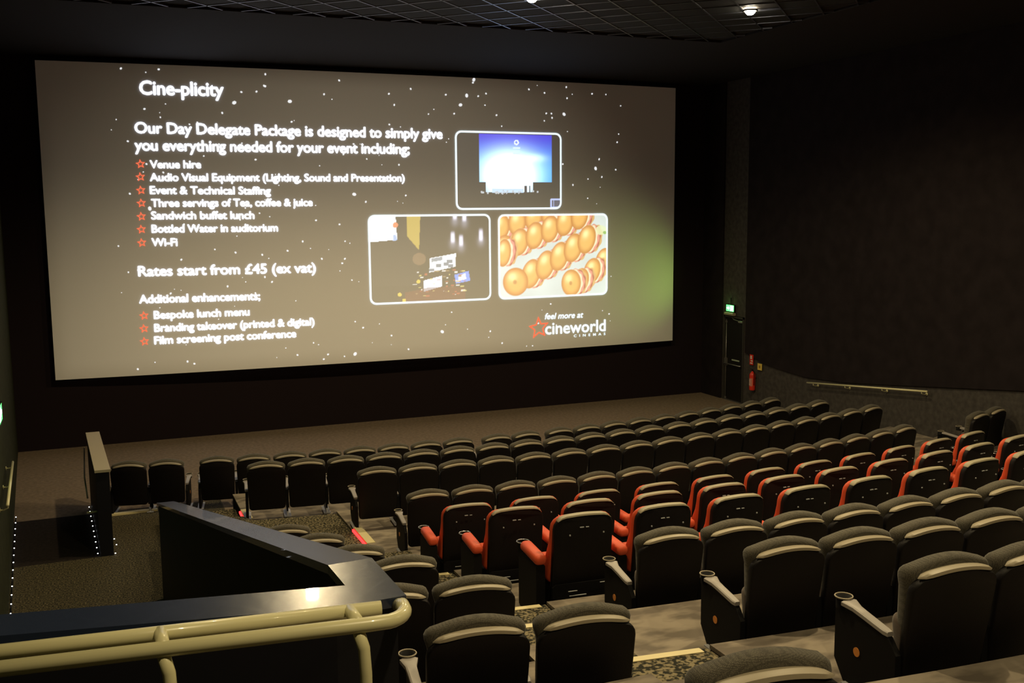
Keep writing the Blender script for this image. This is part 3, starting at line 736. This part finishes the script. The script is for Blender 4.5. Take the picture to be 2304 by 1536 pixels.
# ================================================================ ceiling downlights
dm_r = MB().torus((0, 0, -.012), .115, .014, 20, 6).lathe([(.115, -.006), (.09, .0)], 20, caps=False).mesh('trim_ring', MT['dark'], True)
dm_l = MB().lathe([(.001, -.085), (.05, -.075), (.08, -.045), (.095, -.006)], 20, caps=False).mesh('lamp_lens', MT['lamp'], True)
LN = ['first from the left', 'second from the left', 'third from the left']; LN = LN + LN[:3] + ['fourth from the left'] + LN[:2]
for i, (x, y, k) in enumerate(LAMPS):
    o = empty('ceiling_downlight', (x, y, CEIL-.03 if y > 10 else CEIL-.002))
    tag(o, 'round warm ceiling downlight, %s in the %s line over the seats' % (LN[i], 'front' if i < 3 else 'middle' if i < 7 else 'rear'), 'light', 'ceiling downlights')
    obj('trim_ring', dm_r, o); obj('lamp_lens', dm_l, o)

# ================================================================ seats
# black seat. local frame: x across, y towards the screen, z up from its floor; highest point of the back at (0,0,H)
H_B = .94
tiltb = lambda P: (P[0], P[1]-(P[2]-.94)*.16, P[2])
def fabwarp(P):
    x, y, z = P
    y = y+.25*x*x
    return (x, y-(z-.94)*.16, z)
m_shell = smooth_angle(MB().slab(back_outline(.280, .297, .15, .883, .044, .085), -.112, -.050, .012, fabwarp).mesh('back_shell', MT['plastic']))
def fabwarp2(P):
    k = max(0, min(1, (.86-P[2])/.14)); return fabwarp((P[0]*(1-.13*k), P[1]-.0*k, P[2]))
m_fab = smooth_angle(MB().slab(back_outline(.275, .303, .42, .945, .046, .085), -.052, .075, .036, fabwarp2).mesh('backrest', MT['fab']), 70)
# rim: thin lighter ledge following the top edge of the shell
def rim_mesh(hw, zc, arch, rc, y0, y1, th, warp, name, m, drop=.055, xmax=9):
    # path along the top edge of the outline
    o = [p for p in back_outline(.28, hw, .15, zc, arch, rc) if p[1] > zc-arch-drop and abs(p[0]) < xmax]
    o.sort(key=lambda p: p[0])
    if xmax < 9:
        o = [(x, zc-arch*(x/xmax)**2*1.15) for x in [xmax*(i/8-1) for i in range(17)]]
    v = []; f = []; n = len(o)
    for i, (x, z) in enumerate(o):
        e = min(i, n-1-i)/(3. if xmax < 9 else 2.); k = min(1, e+.25) if xmax > 8 else min(1, max(.12, math.sqrt(max(0, 1-(1-min(1, e))**2)))); t = th*k
        if xmax < 9: ym = (y0+y1)/2; ya, yb_ = ym+(y0-ym)*k, ym+(y1-ym)*k
        else: ya, yb_ = y0, y1
        for yy, zz in ((ya, z-t*.5), (ya+.006*k, z+t*.45), ((y0+y1)/2, z+t*.8), (yb_, z+t*.5), (yb_, z-t*.3)): v.append(warp((x, yy, zz)))
    for i in range(n-1):
        for j in range(5): f.append((i*5+j, i*5+(j+1) % 5, (i+1)*5+(j+1) % 5, (i+1)*5+j))
    f += [tuple(range(5)), tuple(range(n*5-1, n*5-6, -1))]
    return smooth_angle(mesh(name, v, f, m), 60)
m_rim = rim_mesh(.298, .889, .040, .062, -.117, -.046, .020, fabwarp, 'shell_rim', MT['rim'], .055, .262)
cw = lambda P: (P[0], P[1]+.13+(P[2]-.2)*-.10, P[2])
def rr(hw, z0, z1, r, n=4):
    o = []
    for cx, cz, a0 in ((-hw+r, z0+r, -PI), (hw-r, z0+r, -PI/2), (hw-r, z1-r, 0), (-hw+r, z1-r, PI/2)):
        for k in range(n+1): a = a0+PI/2*k/n; o.append((cx+r*math.cos(a), cz+r*math.sin(a)))
    return o
m_cush = smooth_angle(MB().slab(rr(.245, .20, .56, .06), .06, .19, .04, lambda P: (P[0], P[1]+(.56-P[2])*-.15+.02, P[2])).mesh('seat_cushion', MT['cush']), 70)
def arm_mesh():
    # tapering pad with a widened cup ring at its front end
    pts = [(.10, .020), (.13, .029), (.20, .030), (.32, .031), (.41, .034), (.455, .046), (.49, .056)]
    v = []; f = []
    zf = lambda y: .475+(y-.10)*.13
    for y, hw_ in pts:
        z = zf(y)
        for sx, dz in ((-1, -.028), (1, -.028), (1, -.006), (.7, .0), (-.7, .0), (-1, -.006)): v.append((sx*hw_, y, z+dz))
    n = len(pts)
    for i in range(n-1):
        for j in range(6): f.append((i*6+j, i*6+(j+1) % 6, (i+1)*6+(j+1) % 6, (i+1)*6+j))
    f += [tuple(range(5, -1, -1)), tuple(range((n-1)*6, n*6))]
    b_ = MB(); b_.add(v, f)
    # joint line near the rear
    return b_.mesh('armrest', MT['arm'])
m_arm = smooth_angle(arm_mesh(), 30)
m_cup = MB().lathe([(.046, -.07), (.048, .004), (.043, .006), (.040, -.06), (.001, -.062)], 18, (0, .54, .527), caps=False).mesh('cup_well', MT['dark'], True)
m_cring = MB().torus((0, .54, .533), .054, .005, 22, 6).mesh('cup_ring', MT['rim'], True)
b = MB(); b.bevbox((-.022, .02, .16), (.022, .46, .46), .008)
b.add([(-.012, .10, 0), (.012, .10, 0), (.012, .40, 0), (-.012, .40, 0), (-.012, .16, .2), (.012, .16, .2), (.012, .30, .2), (-.012, .30, .2)],
      [(0, 3, 2, 1), (4, 5, 6, 7), (0, 1, 5, 4), (1, 2, 6, 5), (2, 3, 7, 6), (3, 0, 4, 7)])
m_stand = b.mesh('stand', MT['dark'])
b = MB(); b.add([(-.012, .02, .006), (-.012, .42, .006), (-.012, .27, .20), (-.012, .17, .20), (.012, .02, .006), (.012, .42, .006), (.012, .27, .20), (.012, .17, .20)],
      [(0, 1, 2, 3), (7, 6, 5, 4), (0, 4, 5, 1), (1, 5, 6, 2), (2, 6, 7, 3), (3, 7, 4, 0)]); b.box((-.055, .0, 0), (.055, .42, .010))
m_foot = b.mesh('foot', MT['foot'])
b = MB(); b.slab([(-p[0]+.0, p[1]) for p in []] or [(.02, .02), (.50, .0), (.595, .12), (.595, .50), (.50, .495), (.10, .445), (.02, .36)], -.02, .02, .006)
m_end = b.mesh('end_panel', MT['dark']); m_end.transform(Matrix.Rotation(PI/2, 4, 'Z'))     # outline now runs along y
m_disc = MB().lathe([(.029, 0), (.029, .004)], 16).mesh('row_marker', MT['orange']); m_disc.transform(Matrix.Rotation(-PI/2, 4, 'Y'))
ctl = empty('cinema_seat')
def seat_black(loc, rz, label, group, end_l=False, end_r=False, arms=True, first=[True]):
    o = empty('cinema_seat', loc, rz); tag(o, label, 'seat', group)
    obj('back_shell', m_shell, o); obj('shell_rim', m_rim, o); obj('backrest', m_fab, o); obj('seat_cushion', m_cush, o)
    def side(x, end):
        a = obj('armrest', m_arm, o); a.location = (x, 0, 0)
        c = obj('cup_well', m_cup, a); c = obj('cup_ring', m_cring, a)
        if end:
            p = obj('end_panel', m_end, o); p.location = (x, 0, 0)
            dsk = obj('row_marker', m_disc, p); dsk.location = (-.021 if x < 0 else .026, .37, .24)
        else:
            s = obj('stand', m_stand, o); s.location = (x, 0, 0)
        k = obj('foot', m_foot, o); k.location = (x, .05, 0)
    side(-.3135, end_l)
    if end_r: side(.3135, True)
    return o
bpy.data.objects.remove(ctl)
# red seat
def rwarp(P):
    x, y, z = P
    y = y+.35*x*x
    return (x, y-(z-1.06)*.12, z)
def rwarp2(P):
    x, y, z = P
    k = max(0, min(1, (.78-z)/.22))
    if y > 0: y = y*(1+1.3*k)+.9*x*x*k
    return rwarp((x, y, z))
m_rsh = smooth_angle(MB().slab(back_outline(.30, .300, .12, 1.052, .012, .13), -.075, -.012, .014, rwarp).mesh('back_shell', MT['plastic']))
m_rup = smooth_angle(MB().slab(back_outline(.33, .311, .36, 1.045, .006, .12), -.022, .038, .022, rwarp2).mesh('upholstery', MT['red']), 60)
m_rrim = rim_mesh(.300, 1.053, .012, .13, -.080, -.008, .016, rwarp, 'shell_rim', MT['redrim'], .05)
m_rcu = smooth_angle(MB().slab(rr(.28, .36, .50, .05), .10, .62, .04).mesh('seat_cushion', MT['red']), 60)
m_rbase = MB().bevbox((-.30, .02, 0), (.30, .56, .36), .03).mesh('base_box', MT['dark'])
b = MB(); b.slab(rr(.062, -.05, .05, .045), 0, .47, .03, lambda P: (P[0], P[1], P[2]+P[1]*.02)); m_rarm = smooth_angle(b.mesh('armrest', MT['red']), 60)
m_rring = MB().torus((0, .545, .045), .062, .006, 26, 6).mesh('cup_ring', MT['ring'], True)
m_rwell = MB().lathe([(.058, .04), (.056, -.05), (.001, -.052)], 20, (0, .545, 0), caps=False).mesh('cup_well', MT['dark'], True)
m_rpost = MB().bevbox((-.045, .02, .0), (.045, .55, .58), .015).mesh('arm_panel', MT['dark'])
b = MB()
for k in range(3): b.box((-.012, .551, .50-.05*k), (.02-.01*k, .553, .508-.05*k))
b.box((-.02, .551, .36), (.02, .553, .39)); m_rctl = b.mesh('control_print', MT['pale'])
b = MB(); b.box((-.19, -.14, .30), (-.02, -.128, .304)); b.box((-.20, -.14, .345), (-.11, -.128, .348)); b.box((.12, -.14, .40), (.20, -.128, .403))
m_rpr = b.mesh('pale_line', MT['pale'])  # thin pale lines low on the red seat back
b = MB()
for x in (-.16, .18): b.box((x-.006, -.079, .86), (x+.006, -.069, .872))
b.box((-.06, -.079, .93), (-.02, -.069, .938)); b.box((.0, -.079, .93), (.03, -.069, .936)); m_rbt = b.mesh('printed_mark', MT['pale'])
def seat_red(loc, rz, label, group, end_r=False):
    o = empty('red_cinema_seat', loc, rz); tag(o, label, 'seat', group)
    obj('back_shell', m_rsh, o); obj('upholstery', m_rup, o); obj('shell_rim', m_rrim, o); obj('seat_cushion', m_rcu, o); obj('base_box', m_rbase, o)
    obj('pale_line', m_rpr, o); obj('printed_mark', m_rbt, o)
    for x in ((-.42, .42) if end_r else (-.42,)):
        p = obj('arm_panel', m_rpost, o); p.location = (x, 0, 0); obj('control_print', m_rctl, p)
        a = obj('armrest', m_rarm, o); a.location = (x, .0, .625)
        r_ = obj('cup_ring', m_rring, o); r_.location = (x, 0, .60); obj('cup_well', m_rwell, r_)
    return o
ORD = ['first', 'second', 'third', 'fourth', 'fifth', 'sixth', 'seventh', 'eighth', 'ninth', 'tenth', 'eleventh', 'twelfth', 'thirteenth',
       'fourteenth', 'fifteenth', 'sixteenth', 'seventeenth', 'eighteenth', 'nineteenth', 'twentieth', 'twenty-first', 'twenty-second']
def head(x): return math.atan(2*ARC*(x-XC))
def row(k, xs, kind, where, group, ends=(True, True)):
    n = len(xs)
    for i, x in enumerate(xs):
        y = arc(ROWY[k], x)
        if kind == 'black':
            seat_black((x, y, ZT[k]-H_B), head(x), 'black seat, %s from the left in the %s' % (ORD[i], where), group, ends[0] and i == 0, ends[1] and i == n-1)
        else:
            seat_red((x, y, ZT[k]-1.06), head(x), 'red-sided seat, %s from the left in the %s' % (ORD[i], where), group, end_r=(i == n-1))
# front row is in four blocks
for i, xs in enumerate([[.46, 1.07], [1.90+.622*j for j in range(8)], [7.03, 7.65], [8.37+.631*j for j in range(10)]]):
    wh = ['front row pair by the half wall', 'front row block of eight', 'front row pair between two gaps', 'front row block on the right'][i]
    row(1, xs, 'black', wh, 'front row of black seats')
row(2, [2.42+.6205*j for j in range(19)], 'black', 'second row from the screen', 'second row of black seats')
row(3, [3.80+.6205*j for j in range(17)], 'black', 'third row from the screen', 'third row of black seats')
row(4, [4.08+.627*j for j in range(15)], 'black', 'row just in front of the red seats', 'fourth row of black seats')
row(5, [4.0+.8425*j for j in range(11)], 'red', 'farthest red row', 'farthest row of red seats')
row(6, [4.05+.8435*j for j in range(10)], 'red', 'middle red row', 'middle row of red seats')
row(7, [4.20+.840*j for j in range(8)], 'red', 'nearest red row', 'nearest row of red seats')
row(8, [4.40+.6265*j for j in range(8)], 'black', 'row just behind the red seats', 'first black row behind the red seats', (True, False))
row(9, [4.45+.627*j for j in range(5)], 'black', 'second row behind the red seats', 'second black row behind the red seats', (True, False))
row(10, [4.52, 5.14], 'black', 'nearest centre row, bottom right', 'nearest centre row of black seats', (True, False))
# pair against the right wall
for i, (x, y) in enumerate(((14.90, 13.74), (15.53, 13.93))):
    seat_black((x, y, 1.47-H_B), head(x), 'black cinema seat standing apart by the right wall, %s of the pair' % ('left', 'right')[i], 'pair by the right wall', i == 0, i == 1)
# left block between the partition and the aisle
LSE = [((2.54, 5.08, 2.93), 'black cinema seat at bottom centre, right of the nearest left-block pair'),
       ((1.91, 5.17, 2.93), 'black cinema seat next to the handrail bend, left of the nearest pair'),
       ((2.44, 6.66, 2.58), 'black cinema seat behind the partition corner, right one of the second pair'),
       ((1.83, 6.75, 2.58), 'black cinema seat half hidden by the partition corner, left of its pair'),
       ((2.38, 8.24, 2.24), 'black aisle seat beside the gold-lit partition corner, third from the near end'),
       ((2.26, 9.51, 1.96), 'black aisle seat whose top rises over the blue cap, next to the corner'),
       ((2.20, 11.0, 1.64), 'black seat top just above the middle of the blue partition cap'),
       ((2.02, 12.05, 1.46), 'black seat top farthest down the blue sloping partition cap'),
       ((2.26, 3.01, 3.55), 'black seat at the bottom edge, only its dotted top and rim in view')]
for (x, y, z), lab in LSE:
    rz = -.13
    seat_black((x, y, z-H_B), rz, lab, 'left block seats', False, x > 1.95)
